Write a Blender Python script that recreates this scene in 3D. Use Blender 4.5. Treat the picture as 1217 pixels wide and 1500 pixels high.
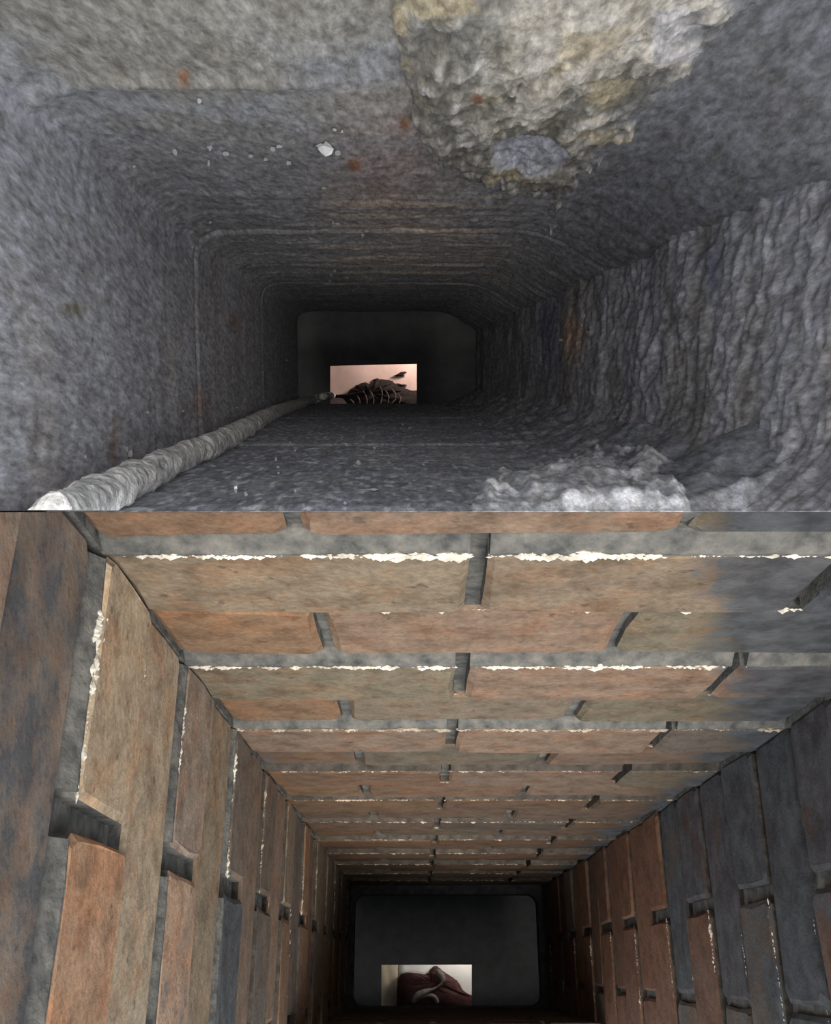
import bpy, bmesh, math, random
import numpy as np
from mathutils import Vector, Matrix

for o in list(bpy.data.objects):
    bpy.data.objects.remove(o)
SC = bpy.context.scene
COL = SC.collection
random.seed(7)

# ------------------------------------------------------------------ camera, sky, exposure
W, H, FPX = 1217.0, 1500.0, 1500.0
CAMZ = 3.95                                   # the viewer looks straight down from the chimney top
cam_data = bpy.data.cameras.new('camera')
cam_data.sensor_fit = 'AUTO'
cam_data.sensor_width = 36.0
cam_data.lens = 36.0 * FPX / max(W, H)
cam_data.clip_start = 0.02
cam = bpy.data.objects.new('camera', cam_data)
cam.location = (0, 0, CAMZ)
COL.objects.link(cam)
SC.camera = cam

world = bpy.data.worlds.new('overcast_sky')
SC.world = world
world.use_nodes = True
bg = world.node_tree.nodes['Background']
bg.inputs['Color'].default_value = (0.93, 0.97, 1.0, 1)
bg.inputs['Strength'].default_value = 0.7

sun_data = bpy.data.lights.new('hazy_sun', 'SUN')
sun_data.energy = 2.5
sun_data.angle = math.radians(34)
sun_data.color = (1.0, 0.94, 0.84)
sun = bpy.data.objects.new('hazy_sun', sun_data)
sun.rotation_euler = (math.radians(7), math.radians(5), 0)
sun.location = (0, 0, CAMZ + 2)
COL.objects.link(sun)

SC.view_settings.view_transform = 'Standard'
SC.view_settings.look = 'None'
SC.view_settings.exposure = 0.62
SC.view_settings.gamma = 1.0
SC.view_settings.use_curve_mapping = False

# ------------------------------------------------------------------ flue frames (metres, origin at the viewer)
class Flue:
    def __init__(self, vx, vy):
        a = np.array([(vx - W / 2) / FPX, (H / 2 - vy) / FPX, -1.0])
        self.a = a / np.linalg.norm(a)
        self.u = np.array([1.0, 0, 0])
        v = np.cross(self.u, self.a)
        self.v = v / np.linalg.norm(v)
        self.M = np.stack([self.u, self.v, self.a], 1)
        self.Mi = np.linalg.inv(self.M)
    def P(self, u, v, s):
        u, v, s = np.broadcast_arrays(np.asarray(u, float), np.asarray(v, float), np.asarray(s, float))
        p = u[..., None] * self.u + v[..., None] * self.v + s[..., None] * self.a
        return p + np.array([0, 0, CAMZ])
    def sight(self, x, y, axis, c):
        """flue coordinates of the point seen at (x, y) of the photograph on the plane axis = c"""
        d = np.array([(x - W / 2) / FPX, (H / 2 - y) / FPX, -1.0])
        q = self.Mi @ d
        return q * (c / q[axis])

def to_px(p):
    q = p - np.array([0, 0, CAMZ])
    return W / 2 + FPX * q[..., 0] / -q[..., 2], H / 2 - FPX * q[..., 1] / -q[..., 2]

UP = Flue(547, 545)
LO = Flue(607, 1422)
UL, UR, UT, UB = -0.181, 0.247, 0.145, -0.076         # dirty flue: wall offsets
LL, LR, LT, LB = -0.187, 0.381, 0.232, -0.095         # brick flue: wall offsets
S_END_U = 2.44
S0, DS, NK = 0.562, 0.1213, 22                        # brick courses of the clean flue
S_END_L = S0 + DS * NK + 0.05

# ------------------------------------------------------------------ noise
_rng = np.random.RandomState(11)
_T = _rng.rand(16, 256, 256)
def vnoise(x, y, seed=0):
    T = _T[seed % 16]
    xi = np.floor(x).astype(int); yi = np.floor(y).astype(int)
    fx = x - xi; fy = y - yi
    fx = fx * fx * (3 - 2 * fx); fy = fy * fy * (3 - 2 * fy)
    a = T[xi & 255, yi & 255]; b = T[(xi + 1) & 255, yi & 255]
    c = T[xi & 255, (yi + 1) & 255]; d = T[(xi + 1) & 255, (yi + 1) & 255]
    return (a * (1 - fx) + b * fx) * (1 - fy) + (c * (1 - fx) + d * fx) * fy
def fbm(x, y, seed=0, oct=4, gain=0.5):
    r = 0; amp = 1; tot = 0
    for i in range(oct):
        r = r + amp * vnoise(x * 2 ** i + 17.3 * i, y * 2 ** i + 5.7 * i, seed + i)
        tot += amp; amp *= gain
    return r / tot
def sstep(a, b, x):
    t = np.clip((x - a) / (b - a), 0, 1)
    return t * t * (3 - 2 * t)

# ------------------------------------------------------------------ materials
class NT:
    def __init__(self, name):
        self.m = bpy.data.materials.new(name); self.m.use_nodes = True
        self.t = self.m.node_tree; self.n = self.t.nodes
        self.b = self.n['Principled BSDF']
    def add(self, typ, **kw):
        n = self.n.new(typ)
        for k, v in kw.items():
            setattr(n, k, v)
        return n
    def link(self, a, b):
        self.t.links.new(a, b)
    def noise(self, vec, scale, detail=4, rough=0.55):
        n = self.add('ShaderNodeTexNoise')
        n.inputs['Scale'].default_value = scale; n.inputs['Detail'].default_value = detail
        n.inputs['Roughness'].default_value = rough
        self.link(vec, n.inputs['Vector'])
        return n.outputs['Fac']
    def math(self, op, a, b=None, clamp=False):
        n = self.add('ShaderNodeMath', operation=op); n.use_clamp = clamp
        for i, q in enumerate((a, b)):
            if q is None: continue
            if isinstance(q, (int, float)): n.inputs[i].default_value = q
            else: self.link(q, n.inputs[i])
        return n.outputs[0]
    def ramp(self, fac, stops):
        n = self.add('ShaderNodeValToRGB')
        e = n.color_ramp.elements
        while len(e) < len(stops): e.new(0.5)
        for q, (p, c) in zip(e, stops):
            q.position = p; q.color = (*c, 1) if len(c) == 3 else c
        self.link(fac, n.inputs['Fac'])
        return n.outputs['Color']
    def mix(self, fac, a, b, mode='MIX'):
        n = self.add('ShaderNodeMix', data_type='RGBA', blend_type=mode)
        for i, q in ((0, fac), (6, a), (7, b)):
            if isinstance(q, (int, float)): n.inputs[i].default_value = q
            elif isinstance(q, tuple): n.inputs[i].default_value = (*q, 1)
            else: self.link(q, n.inputs[i])
        return n.outputs[2]
    def bump(self, h, strength, dist):
        n = self.add('ShaderNodeBump')
        n.inputs['Strength'].default_value = strength; n.inputs['Distance'].default_value = dist
        self.link(h, n.inputs['Height'])
        self.link(n.outputs['Normal'], self.b.inputs['Normal'])
    def done(self, color, rough=0.85, spec=0.3):
        if isinstance(color, tuple): self.b.inputs['Base Color'].default_value = (*color, 1)
        else: self.link(color, self.b.inputs['Base Color'])
        self.b.inputs['Roughness'].default_value = rough
        self.b.inputs['Specular IOR Level'].default_value = spec
        return self.m

def mat_crust():
    """soot: the colour stored on the surface, broken up by grain"""
    k = NT('soot_crust')
    pos = k.add('ShaderNodeNewGeometry').outputs['Position']
    mp = k.add('ShaderNodeVectorMath', operation='MULTIPLY'); k.link(pos, mp.inputs[0])
    mp.inputs[1].default_value = (1.0, 1.0, 0.28)               # soot runs down the flue
    pos = mp.outputs[0]
    at = k.add('ShaderNodeAttribute', attribute_name='Col').outputs['Color']
    g1 = k.noise(pos, 230, 5, 0.68)
    g2 = k.noise(pos, 70, 4)
    f = k.ramp(g1, [(0.32, (0.50, 0.50, 0.49)), (0.50, (0.95, 0.95, 0.95)), (0.70, (1.55, 1.55, 1.58))])
    f2 = k.ramp(g2, [(0.30, (0.80, 0.78, 0.76)), (0.70, (1.18, 1.2, 1.24))])
    c = k.mix(1.0, at, f, 'MULTIPLY')
    c = k.mix(1.0, c, f2, 'MULTIPLY')
    k.bump(k.math('ADD', g1, g2), 0.35, 0.003)
    return k.done(c, 0.8, 0.35)

def mat_brick():
    k = NT('fired_brick')
    geo = k.add('ShaderNodeNewGeometry'); pos = geo.outputs['Position']
    oi = k.add('ShaderNodeObjectInfo')
    sep = k.add('ShaderNodeSeparateXYZ'); k.link(pos, sep.inputs[0])
    fine = k.noise(pos, 190, 5, 0.65)
    mid = k.noise(pos, 38, 5, 0.6)
    big = k.noise(pos, 13, 5, 0.6)
    base = k.mix(1.0, oi.outputs['Color'], k.ramp(fine, [(0.3, (0.74, 0.72, 0.70)), (0.7, (1.22, 1.22, 1.22))]), 'MULTIPLY')
    base = k.mix(1.0, base, k.ramp(mid, [(0.32, (0.66, 0.62, 0.58)), (0.5, (1.0, 1.0, 1.0)), (0.68, (1.25, 1.26, 1.26))]), 'MULTIPLY')
    # orange fired skin showing through the tan film
    fire = k.math('MULTIPLY', k.ramp(k.noise(pos, 21, 5, 0.65), [(0.50, (0, 0, 0)), (0.60, (1, 1, 1))]), 0.45)
    base = k.mix(fire, base, k.mix(1.0, base, (1.22, 0.86, 0.66), 'MULTIPLY'))
    # soot left on the brick: amount per brick in the object's alpha, more towards the east corner
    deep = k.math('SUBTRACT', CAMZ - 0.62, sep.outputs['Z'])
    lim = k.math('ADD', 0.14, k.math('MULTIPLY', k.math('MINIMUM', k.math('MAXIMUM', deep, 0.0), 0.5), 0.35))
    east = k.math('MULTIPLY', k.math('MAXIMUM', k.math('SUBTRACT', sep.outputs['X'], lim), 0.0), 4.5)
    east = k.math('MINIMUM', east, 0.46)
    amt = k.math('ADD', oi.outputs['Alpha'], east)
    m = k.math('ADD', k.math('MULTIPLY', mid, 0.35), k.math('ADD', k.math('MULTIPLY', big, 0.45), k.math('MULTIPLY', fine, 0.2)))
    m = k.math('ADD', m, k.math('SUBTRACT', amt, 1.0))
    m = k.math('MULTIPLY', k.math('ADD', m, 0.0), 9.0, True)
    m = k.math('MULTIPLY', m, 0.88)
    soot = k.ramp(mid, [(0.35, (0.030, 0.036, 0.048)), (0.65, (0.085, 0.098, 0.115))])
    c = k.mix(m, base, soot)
    pits = k.ramp(k.noise(pos, 75, 2), [(0.66, (0, 0, 0)), (0.72, (1, 1, 1))])
    c = k.mix(k.math('MULTIPLY', pits, 0.5), c, (0.05, 0.035, 0.03))
    k.bump(k.math('ADD', fine, k.math('MULTIPLY', mid, 1.2)), 0.5, 0.003)
    return k.done(c, 0.78, 0.35)

def mat_noisy(name, c0, c1, scale, bump=0.4, dist=0.003, rough=0.85, spec=0.3, scale2=None):
    k = NT(name)
    pos = k.add('ShaderNodeNewGeometry').outputs['Position']
    n = k.noise(pos, scale, 5, 0.62)
    c = k.ramp(n, [(0.32, c0), (0.68, c1)])
    k.bump(n if scale2 is None else k.noise(pos, scale2, 4), bump, dist)
    return k.done(c, rough, spec)

M_CRUST = mat_crust()
M_BRICK = mat_brick()
M_MORTAR = mat_noisy('mortar', (0.060, 0.064, 0.066), (0.215, 0.208, 0.192), 60, 0.6, 0.004, scale2=160)
M_MORTAR2 = mat_noisy('shaded_mortar', (0.035, 0.030, 0.026), (0.105, 0.090, 0.076), 60, 0.6, 0.004, scale2=160)  # darker copy of the mortar for deep courses, shade put into the colour
M_BEAD = mat_noisy('pale_mortar', (0.42, 0.38, 0.32), (0.92, 0.88, 0.80), 60, 0.5, 0.002)
M_BEAD2 = mat_noisy('tan_mortar', (0.26, 0.205, 0.155), (0.58, 0.48, 0.38), 60, 0.5, 0.002)
M_BACK = mat_noisy('backing_mortar', (0.05, 0.05, 0.055), (0.10, 0.10, 0.105), 30)
M_DARK = mat_noisy('smoke_black', (0.018, 0.019, 0.020), (0.030, 0.031, 0.034), 25)
M_COLLAR = mat_noisy('sooty_clay', (0.07, 0.07, 0.085), (0.17, 0.165, 0.18), 40)
M_WHITE = mat_noisy('white_lime', (0.93, 0.94, 0.94), (0.97, 0.97, 0.97), 200, 0.2)
M_ROPE = mat_noisy('crusted_rope', (0.30, 0.30, 0.31), (0.98, 0.98, 0.98), 110, 0.6, 0.003, scale2=250)

# ------------------------------------------------------------------ object helpers
def link(name, me, mat=None, parent=None, loc=None):
    o = bpy.data.objects.new(name, me)
    COL.objects.link(o)
    if mat is not None: me.materials.append(mat)
    if parent is not None: o.parent = parent
    return o

def mesh_from(name, verts, faces, mat=None, parent=None, smooth=False):
    """one mesh object whose origin sits at its own middle"""
    v = np.asarray(verts, float)
    c = (v.min(0) + v.max(0)) / 2
    me = bpy.data.meshes.new(name)
    me.from_pydata((v - c).tolist(), [], faces)
    me.update()
    if smooth:
        me.polygons.foreach_set('use_smooth', [True] * len(me.polygons))
    o = link(name, me, mat, None)
    o.location = c
    if parent is not None:
        o.parent = parent
        o.matrix_parent_inverse = Matrix.Translation(-Vector(parent.location))
    return o

def recalc(o):
    bm = bmesh.new(); bm.from_mesh(o.data)
    bmesh.ops.recalc_face_normals(bm, faces=bm.faces)
    bm.to_mesh(o.data); bm.free()

def keep_below(o, y=-0.0001):
    """cut the mesh of o along the level world plane Y = y and keep the side below it"""
    bm = bmesh.new(); bm.from_mesh(o.data)
    loc = Vector(o.location)
    r = bmesh.ops.bisect_plane(bm, geom=bm.verts[:] + bm.edges[:] + bm.faces[:], dist=1e-6,
                               plane_co=Vector((0, y, 0)) - loc, plane_no=(0, 1, 0), clear_outer=True)
    ed = [e for e in r['geom_cut'] if isinstance(e, bmesh.types.BMEdge)]
    if ed:
        bmesh.ops.contextual_create(bm, geom=ed)
    n = len(bm.verts)
    bmesh.ops.recalc_face_normals(bm, faces=bm.faces)
    bm.to_mesh(o.data); bm.free()
    return n

def keep_above(o, y=0.0006):
    bm = bmesh.new(); bm.from_mesh(o.data)
    r = bmesh.ops.bisect_plane(bm, geom=bm.verts[:] + bm.edges[:] + bm.faces[:], dist=1e-6,
                               plane_co=Vector((0, y, 0)) - Vector(o.location), plane_no=(0, 1, 0), clear_inner=True)
    ed = [e for e in r['geom_cut'] if isinstance(e, bmesh.types.BMEdge)]
    if ed:
        bmesh.ops.contextual_create(bm, geom=ed)
    bmesh.ops.recalc_face_normals(bm, faces=bm.faces)
    bm.to_mesh(o.data); bm.free()

BOXF = [(0, 1, 3, 2), (4, 6, 7, 5), (0, 4, 5, 1), (2, 3, 7, 6), (0, 2, 6, 4), (1, 5, 7, 3)]
def flue_box(fl, name, u, v, s, mat, parent=None):
    pts = [fl.P(uu, vv, ss) for uu in u for vv in v for ss in s]
    o = mesh_from(name, pts, BOXF, mat, parent)
    recalc(o)
    return o

def structure(o, label=None):
    o['kind'] = 'structure'
    if label: o['label'] = label
    return o

# ================================================================== STRUCTURE: the sooty flue (upper half of the picture)
JOINTS = [1.055, 1.67, 2.285]
def joint_groove(s, depth=0.0016):
    r = 0
    for j in JOINTS:
        r = r - depth * np.exp(-((s - j) / 0.006) ** 2) + 0.6 * depth * np.exp(-((s - j - 0.016) / 0.010) ** 2)
    return r

def lerp_px(x, pts):
    xs, ys = zip(*pts)
    return np.interp(x, xs, ys)

def base_col(shape, c):
    return np.ones(shape + (3,)) * np.array(c)
def paint(col, mask, c):
    return col * (1 - mask[..., None]) + np.array(c) * mask[..., None]

SOOT = (0.155, 0.156, 0.166)

def surf_back(u, s):
    """far wall of the dirty flue (top of the picture): depth of crust and its colour"""
    x, y = to_px(UP.P(u, UT, s))
    d = 0.0035 * fbm(u / 0.030, s / 0.08, 0, 4) + 0.0016 * fbm(u / 0.006, s / 0.018, 3, 3)
    d = d + 0.004 * fbm(u / 0.12, s / 0.025, 5, 3) * sstep(0.72, 0.95, s)          # level streaks deeper down
    d = d + joint_groove(s)
    # ridge across the west part
    d = d + 0.003 * np.exp(-((s - 0.535 - 0.02 * (fbm(u / 0.06, s * 0, 8) - 0.5)) / 0.012) ** 2) * sstep(0.0, -0.06, u)
    # rounded corners
    d = d + 0.045 * sstep(0.12, 0.255, u) ** 2 + 0.012 * sstep(-0.14, -0.185, u) ** 2
    # flaking plates
    n1 = fbm(u / 0.035, s / 0.110, 1, 5, 0.6); n2 = fbm(u / 0.014, s / 0.040, 6, 4, 0.65); n3 = fbm(u / 0.006, s / 0.018, 2, 3, 0.6)
    edge = lerp_px(x, [(560, -60), (578, 40), (590, 95), (612, 170), (640, 225), (672, 245), (700, 235), (760, 262), (815, 296), (850, 240), (900, 190), (960, 140), (1010, 90), (1050, 40), (1120, -10), (1217, -60)])
    sd = edge + 70 * (n1 - 0.5) + 60 * (n2 - 0.5) + 24 * (n3 - 0.5) - y
    ins = sstep(0, 5, sd)
    lev = np.clip(sd / 190.0, 0, 1.2) + 2.2 * (n1 - 0.5) + 1.5 * (n2 - 0.5)
    nt = 6
    ter = np.floor(lev * nt) / nt + sstep(0.88, 1, (lev * nt) % 1) / nt
    ter = np.clip(ter, -0.15, 1.2)
    d = d + ins * (0.0012 + 0.0052 * (ter + 0.15) + 0.0018 * n3)
    # hollow of bare liner inside the flakes
    hol = sstep(0.0, 0.25, 1 - ((x - 775) / 62) ** 2 - ((y - 212) / 30) ** 2 + 0.9 * (n2 - 0.5))
    d = d - hol * ins * 0.003
    # colours
    c = base_col(u.shape, SOOT)
    brown = sstep(0.38, 0.62, fbm(u / 0.09, s / 0.10, 4, 4)) * sstep(300, 60, y) 
    c = paint(c, 0.75 * brown, (0.155, 0.143, 0.115))
    c = paint(c, sstep(230, 40, y) * 0.30, (0.155, 0.152, 0.142))
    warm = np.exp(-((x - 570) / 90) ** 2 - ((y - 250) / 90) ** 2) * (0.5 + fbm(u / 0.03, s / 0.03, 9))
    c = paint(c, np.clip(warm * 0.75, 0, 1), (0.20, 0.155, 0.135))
    streak = sstep(0.52, 0.66, fbm(u / 0.15, s / 0.018, 10, 4)) * sstep(250, 290, y) * sstep(440, 380, y) * sstep(440, 520, x) * sstep(800, 680, x)
    c = paint(c, 0.75 * streak, (0.30, 0.25, 0.20))
    crust = ins * sstep(0.30, 0.60, n2 * 0.5 + ter * 0.35 + 0.25 * fbm(u / 0.02, s / 0.03, 12))
    c = paint(c, ins * 0.55, (0.165, 0.152, 0.122))
    pale = crust * sstep(260, 110, y)
    pale = pale * (0.35 + 0.65 * sstep(0.38, 0.58, n1)) * (0.30 + 0.70 * sstep(680, 780, x + 0.3 * y))
    c = paint(c, np.clip(pale * 0.85, 0, 1), (0.34, 0.305, 0.255))
    c = paint(c, ins * 0.75 * sstep(810, 690, x + 0.2 * y), (0.115, 0.112, 0.10))
    c = paint(c, ins * 0.8 * sstep(0.48, 0.36, n2), (0.11, 0.10, 0.078))  # low spots between flakes painted darker, as crevice shade
    c = paint(c, np.clip(pale * sstep(0.55, 0.72, n3) * 0.7, 0, 1), (0.66, 0.63, 0.60))
    c = paint(c, np.clip(pale * sstep(700, 790, x + 0.15 * y) * 0.6, 0, 1), (0.54, 0.49, 0.42))
    chip = ins * np.exp(-(np.maximum(np.abs(x - 992) - 30, 0) / 6) ** 2 - (np.maximum(np.abs(y - 25) - 38, 0) / 8) ** 2) * sstep(0.3, 0.5, n1)
    c = paint(c, np.clip(chip, 0, 1), (0.58, 0.55, 0.54))
    c = paint(c, ins * 0.55 * sstep(0.50, 0.34, n3), (0.10, 0.095, 0.085))  # finer crevices get their shade in the colour too
    gold = ins * sstep(0.56, 0.66, fbm(u / 0.03, s / 0.04, 13, 4))
    c = paint(c, 0.65 * gold, (0.25, 0.205, 0.13))
    c = paint(c, hol * 0.9, (0.27, 0.275, 0.31))
    for (px, py, r) in ((593, 172, 9), (268, 102, 8), (700, 120, 9), (520, 235, 10)):
        rust = np.exp(-((x - px) / r) ** 2 - ((y - py) / r) ** 2)
        c = paint(c, np.clip(rust * 1.3 * (0.4 + n3), 0, 1), (0.17, 0.085, 0.05))
    # the east third runs into dark lumpy soot
    c = paint(c, sstep(900, 1060, x + 0.6 * (y - 60)) * 0.8 * (1 - 0.6 * crust), (0.095, 0.097, 0.107))
    return d, c

def surf_west(v, s):
    x, y = to_px(UP.P(UL, v, s))
    d = 0.0022 * fbm(v / 0.05, s / 0.05, 3, 4) + 0.0008 * fbm(v / 0.007, s / 0.014, 6, 3) + joint_groove(s, 0.001)
    d = d + 0.014 * sstep(0.105, 0.15, v) ** 2
    c = base_col(v.shape, (0.172, 0.174, 0.192))
    st = sstep(0.5, 0.7, fbm(v / 0.16, s / 0.02, 7, 4))
    c = paint(c, 0.45 * st, (0.235, 0.235, 0.255))
    br = sstep(0.56, 0.74, fbm(v / 0.07, s / 0.07, 9, 4))
    c = paint(c, 0.4 * br, (0.15, 0.135, 0.12))
    for (px, py, rx, ry, col, k) in ((163, 645, 9, 34, (0.13, 0.075, 0.05), 0.8), (103, 452, 20, 10, (0.12, 0.105, 0.07), 0.8), (290, 590, 14, 20, (0.16, 0.10, 0.08), 0.6),
                                     (340, 470, 9, 12, (0.15, 0.10, 0.085), 0.6), (268, 608, 6, 16, (0.09, 0.06, 0.05), 0.6), (150, 560, 12, 120, (0.23, 0.25, 0.27), 0.6)):
        m = np.exp(-((x - px) / rx) ** 2 - ((y - py) / ry) ** 2)
        c = paint(c, np.clip(m * k * 2 * fbm(v / 0.01, s / 0.01, 2), 0, 1), col)
    return d, c

def surf_east(v, s):
    x, y = to_px(UP.P(UR, v, s))
    n = fbm(v / 0.026 + 0.5 * s / 0.03, s / 0.024, 1, 3)
    d = 0.0065 * np.abs(2 * n - 1) ** 0.8 * -1 + 0.0065 + 0.0015 * fbm(v / 0.009, s / 0.012, 4, 3) + joint_groove(s, 0.001)
    d = d * (0.35 + 0.65 * sstep(1.9, 0.8, s)) + 0.012 * fbm(v / 0.09, s / 0.09, 7, 3)
    d = d + 0.035 * sstep(-0.02, -0.085, v) ** 2 + 0.010 * sstep(0.08, 0.15, v) ** 2
    c = base_col(v.shape, (0.125, 0.126, 0.140))
    c = paint(c, 0.5 * sstep(0.5, 0.62, fbm(v / 0.02, s / 0.016, 8, 4)), (0.19, 0.19, 0.21))
    c = paint(c, 0.5 * sstep(0.45, 0.65, fbm(v / 0.12, s / 0.05, 10, 4)), (0.105, 0.098, 0.085))
    for (px, py, rx, ry, col, k) in ((1067, 395, 13, 34, (0.035, 0.045, 0.075), 1.0), (852, 490, 20, 34, (0.20, 0.13, 0.09), 0.7), (815, 490, 16, 60, (0.06, 0.07, 0.12), 0.7),
                                     (1110, 420, 60, 160, (0.16, 0.165, 0.185), 0.5)):
        m = np.exp(-((x - px) / rx) ** 2 - ((y - py) / ry) ** 2)
        c = paint(c, np.clip(m * k * 2 * fbm(v / 0.012, s / 0.012, 2), 0, 1), col)
    return d, c

def surf_front(u, s):
    """near wall of the dirty flue, the top face of the dividing wall"""
    x, y = to_px(UP.P(u, UB, s))
    fade = sstep(0.556, 0.575, s)
    d = 0.002 * fbm(u / 0.03, s / 0.05, 2, 4) + 0.0012 * fbm(u / 0.006, s / 0.010, 5, 3)
    r = sstep(0.13, 0.26, u)
    d = d + 0.034 * r ** 2 * (0.6 + 0.8 * fbm(u / 0.05, s / 0.08, 6, 3)) + 0.010 * sstep(0.09, 0.2, u) * np.abs(2 * fbm(u / 0.025, s / 0.06, 9, 3) - 1)
    d = d + joint_groove(s, 0.0015)
    n1 = fbm(u / 0.014, s / 0.045, 11, 3, 0.5); n2 = fbm(u / 0.006, s / 0.02, 13, 3, 0.6)
    edge = lerp_px(x, [(660, 790), (690, 742), (710, 708), (770, 690), (860, 680), (900, 690), (950, 700), (985, 718), (1010, 748), (1040, 790)])
    sd = y - edge + 34 * (n1 - 0.5) + 22 * (n2 - 0.5)
    ins = sstep(0, 4, sd)
    d = d + ins * (0.0008 + sstep(0, 30, sd) * 0.0075 * sstep(0.3, 0.7, n1) + 0.002 * n2)
    c = base_col(u.shape, (0.118, 0.126, 0.148))
    c = paint(c, 0.5 * sstep(0.5, 0.68, fbm(u / 0.05, s / 0.09, 4, 4)), (0.155, 0.16, 0.175))
    c = paint(c, sstep(0.12, 0.2, u) * 0.5, (0.105, 0.108, 0.118))
    c = paint(c, ins * (0.45 + 0.45 * sstep(0.4, 0.6, n2)), (0.26, 0.265, 0.285))
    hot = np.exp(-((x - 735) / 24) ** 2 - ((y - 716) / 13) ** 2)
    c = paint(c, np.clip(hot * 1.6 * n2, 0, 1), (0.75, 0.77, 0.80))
    c = paint(c, np.clip(sstep(0.70, 0.74, vnoise(u / 0.004, s / 0.012, 3)) * sstep(900, 500, x) * 0.8, 0, 1), (0.28, 0.30, 0.32))
    return d * fade, c

def grid_tiles(name, cross, svals, pos_fn, surf, parent, label):
    """one crusted liner section per length of flue; pos_fn(c, d, s) -> world"""
    cuts = [0] + [int(np.argmin(np.abs(svals - j))) for j in JOINTS if svals[0] < j < svals[-1]] + [len(svals) - 1]
    for a, b in zip(cuts[:-1], cuts[1:]):
        sv = svals[a:b + 1]
        cc, ss = cross(sv)
        d, col = surf(cc, ss)
        if a == 0:                                              # close the broken top edge back to the wall behind it
            cc = np.vstack([cc[:1], cc]); ss = np.vstack([ss[:1], ss]); d = np.vstack([d[:1] * 0 - (0.0 if surf is surf_front else 0.004), d]); col = np.concatenate([col[:1], col])
        p = pos_fn(cc, d, ss)
        ns, nc = p.shape[:2]
        ctr = p.reshape(-1, 3).mean(0)
        me = bpy.data.meshes.new(name)
        idx = np.arange(ns * nc).reshape(ns, nc)
        q = np.stack([idx[:-1, :-1], idx[:-1, 1:], idx[1:, 1:], idx[1:, :-1]], -1).reshape(-1, 4)
        me.vertices.add(ns * nc); me.vertices.foreach_set('co', (p.reshape(-1, 3) - ctr).ravel())
        me.loops.add(q.size); me.loops.foreach_set('vertex_index', q.ravel().astype(np.int32))
        me.polygons.add(len(q)); me.polygons.foreach_set('loop_start', (np.arange(len(q)) * 4).astype(np.int32))
        me.polygons.foreach_set('use_smooth', np.ones(len(q), bool))
        at = me.attributes.new('Col', 'FLOAT_COLOR', 'POINT')
        rgba = np.concatenate([np.clip(col * np.interp(col.mean(-1, keepdims=True), [0.05, 0.15, 0.5], [1.7, 2.6, 1.15]), 0, 0.8), np.ones(col.shape[:2] + (1,))], -1)
        at.data.foreach_set('color', rgba.astype(np.float32).ravel())
        me.update(); me.validate()
        me.materials.append(M_CRUST)
        o = bpy.data.objects.new(name, me); COL.objects.link(o)
        o.location = ctr
        o.parent = parent; o.matrix_parent_inverse = Matrix.Translation(-Vector(parent.location))

def sv(a, b, n):
    return np.exp(np.linspace(math.log(a), math.log(b), n))

def cross_rect(lo, hi, n):
    def f(s):
        t = np.linspace(0, 1, n)
        l = lo(s) if callable(lo) else np.full_like(s, lo)
        return l[:, None] + t[None, :] * (hi - l)[:, None], np.repeat(s[:, None], n, 1)
    return f

BK = 0.06
wall_back = structure(flue_box(UP, 'wall_back', (UL - 0.06, UR + 0.06), (UT + 0.004, UT + BK), (0.34, S_END_U), M_BACK),
                      'soot-crusted rear wall of the dirty flue with pale flaking plates')
wall_left = structure(flue_box(UP, 'wall_left', (UL - BK, UL - 0.004), (UB - 0.03, UT + 0.004), (0.35, S_END_U), M_BACK),
                      'smooth grey sooty side wall of the dirty flue beside the rope')
wall_right = structure(flue_box(UP, 'wall_right', (UR + 0.004, UR + BK), (UB - 0.03, UT + 0.004), (0.35, S_END_U), M_BACK),
                       'lumpy rippled sooty side wall of the dirty flue')
keep_above(wall_left); keep_above(wall_right)
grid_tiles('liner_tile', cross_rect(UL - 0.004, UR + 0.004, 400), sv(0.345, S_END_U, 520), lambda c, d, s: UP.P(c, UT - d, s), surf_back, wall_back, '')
ylow = lambda s: np.maximum(UB - 0.002, -s * UP.a[1] / UP.v[1] + 0.0006)
grid_tiles('liner_tile', cross_rect(ylow, UT + 0.002, 220), sv(0.352, S_END_U, 440), lambda c, d, s: UP.P(UL + d, c, s), surf_west, wall_left, '')
grid_tiles('liner_tile', cross_rect(ylow, UT + 0.002, 260), sv(0.352, S_END_U, 450), lambda c, d, s: UP.P(UR - d, c, s), surf_east, wall_right, '')

# dividing wall between the two flues: a wedge whose edge points up at the viewer
def wedge():
    sa = (-UB * UP.v[1]) / UP.a[1]                       # where the floor plane meets Y = 0
    xs = (-0.262, 0.46)
    prof = []
    a0 = UP.P(0, UB - 0.0015, sa + 0.012); a1 = UP.P(0, UB - 0.0015, S_END_U)
    b1 = LO.P(0, LT + 0.010, S_END_L); b0 = LO.P(0, LT + 0.010, 0.56)
    prof = [a0, a1, b1, b0]
    v = [(x, p[1], p[2]) for x in xs for p in prof]
    f = [(0, 1, 2, 3), (7, 6, 5, 4), (0, 4, 5, 1), (1, 5, 6, 2), (2, 6, 7, 3), (3, 7, 4, 0)]
    o = mesh_from('wall_middle', v, f, M_MORTAR); recalc(o)
    return o
wall_middle = structure(wedge(), 'dividing wall between the flues, sooty above and brick-faced below')
SA = (-UB * UP.v[1]) / UP.a[1]
grid_tiles('liner_tile', cross_rect(UL - 0.012, UR + 0.004, 380), sv(SA + 0.0001, S_END_U, 380), lambda c, d, s: UP.P(c, UB + d, s), surf_front, wall_middle, '')

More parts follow.
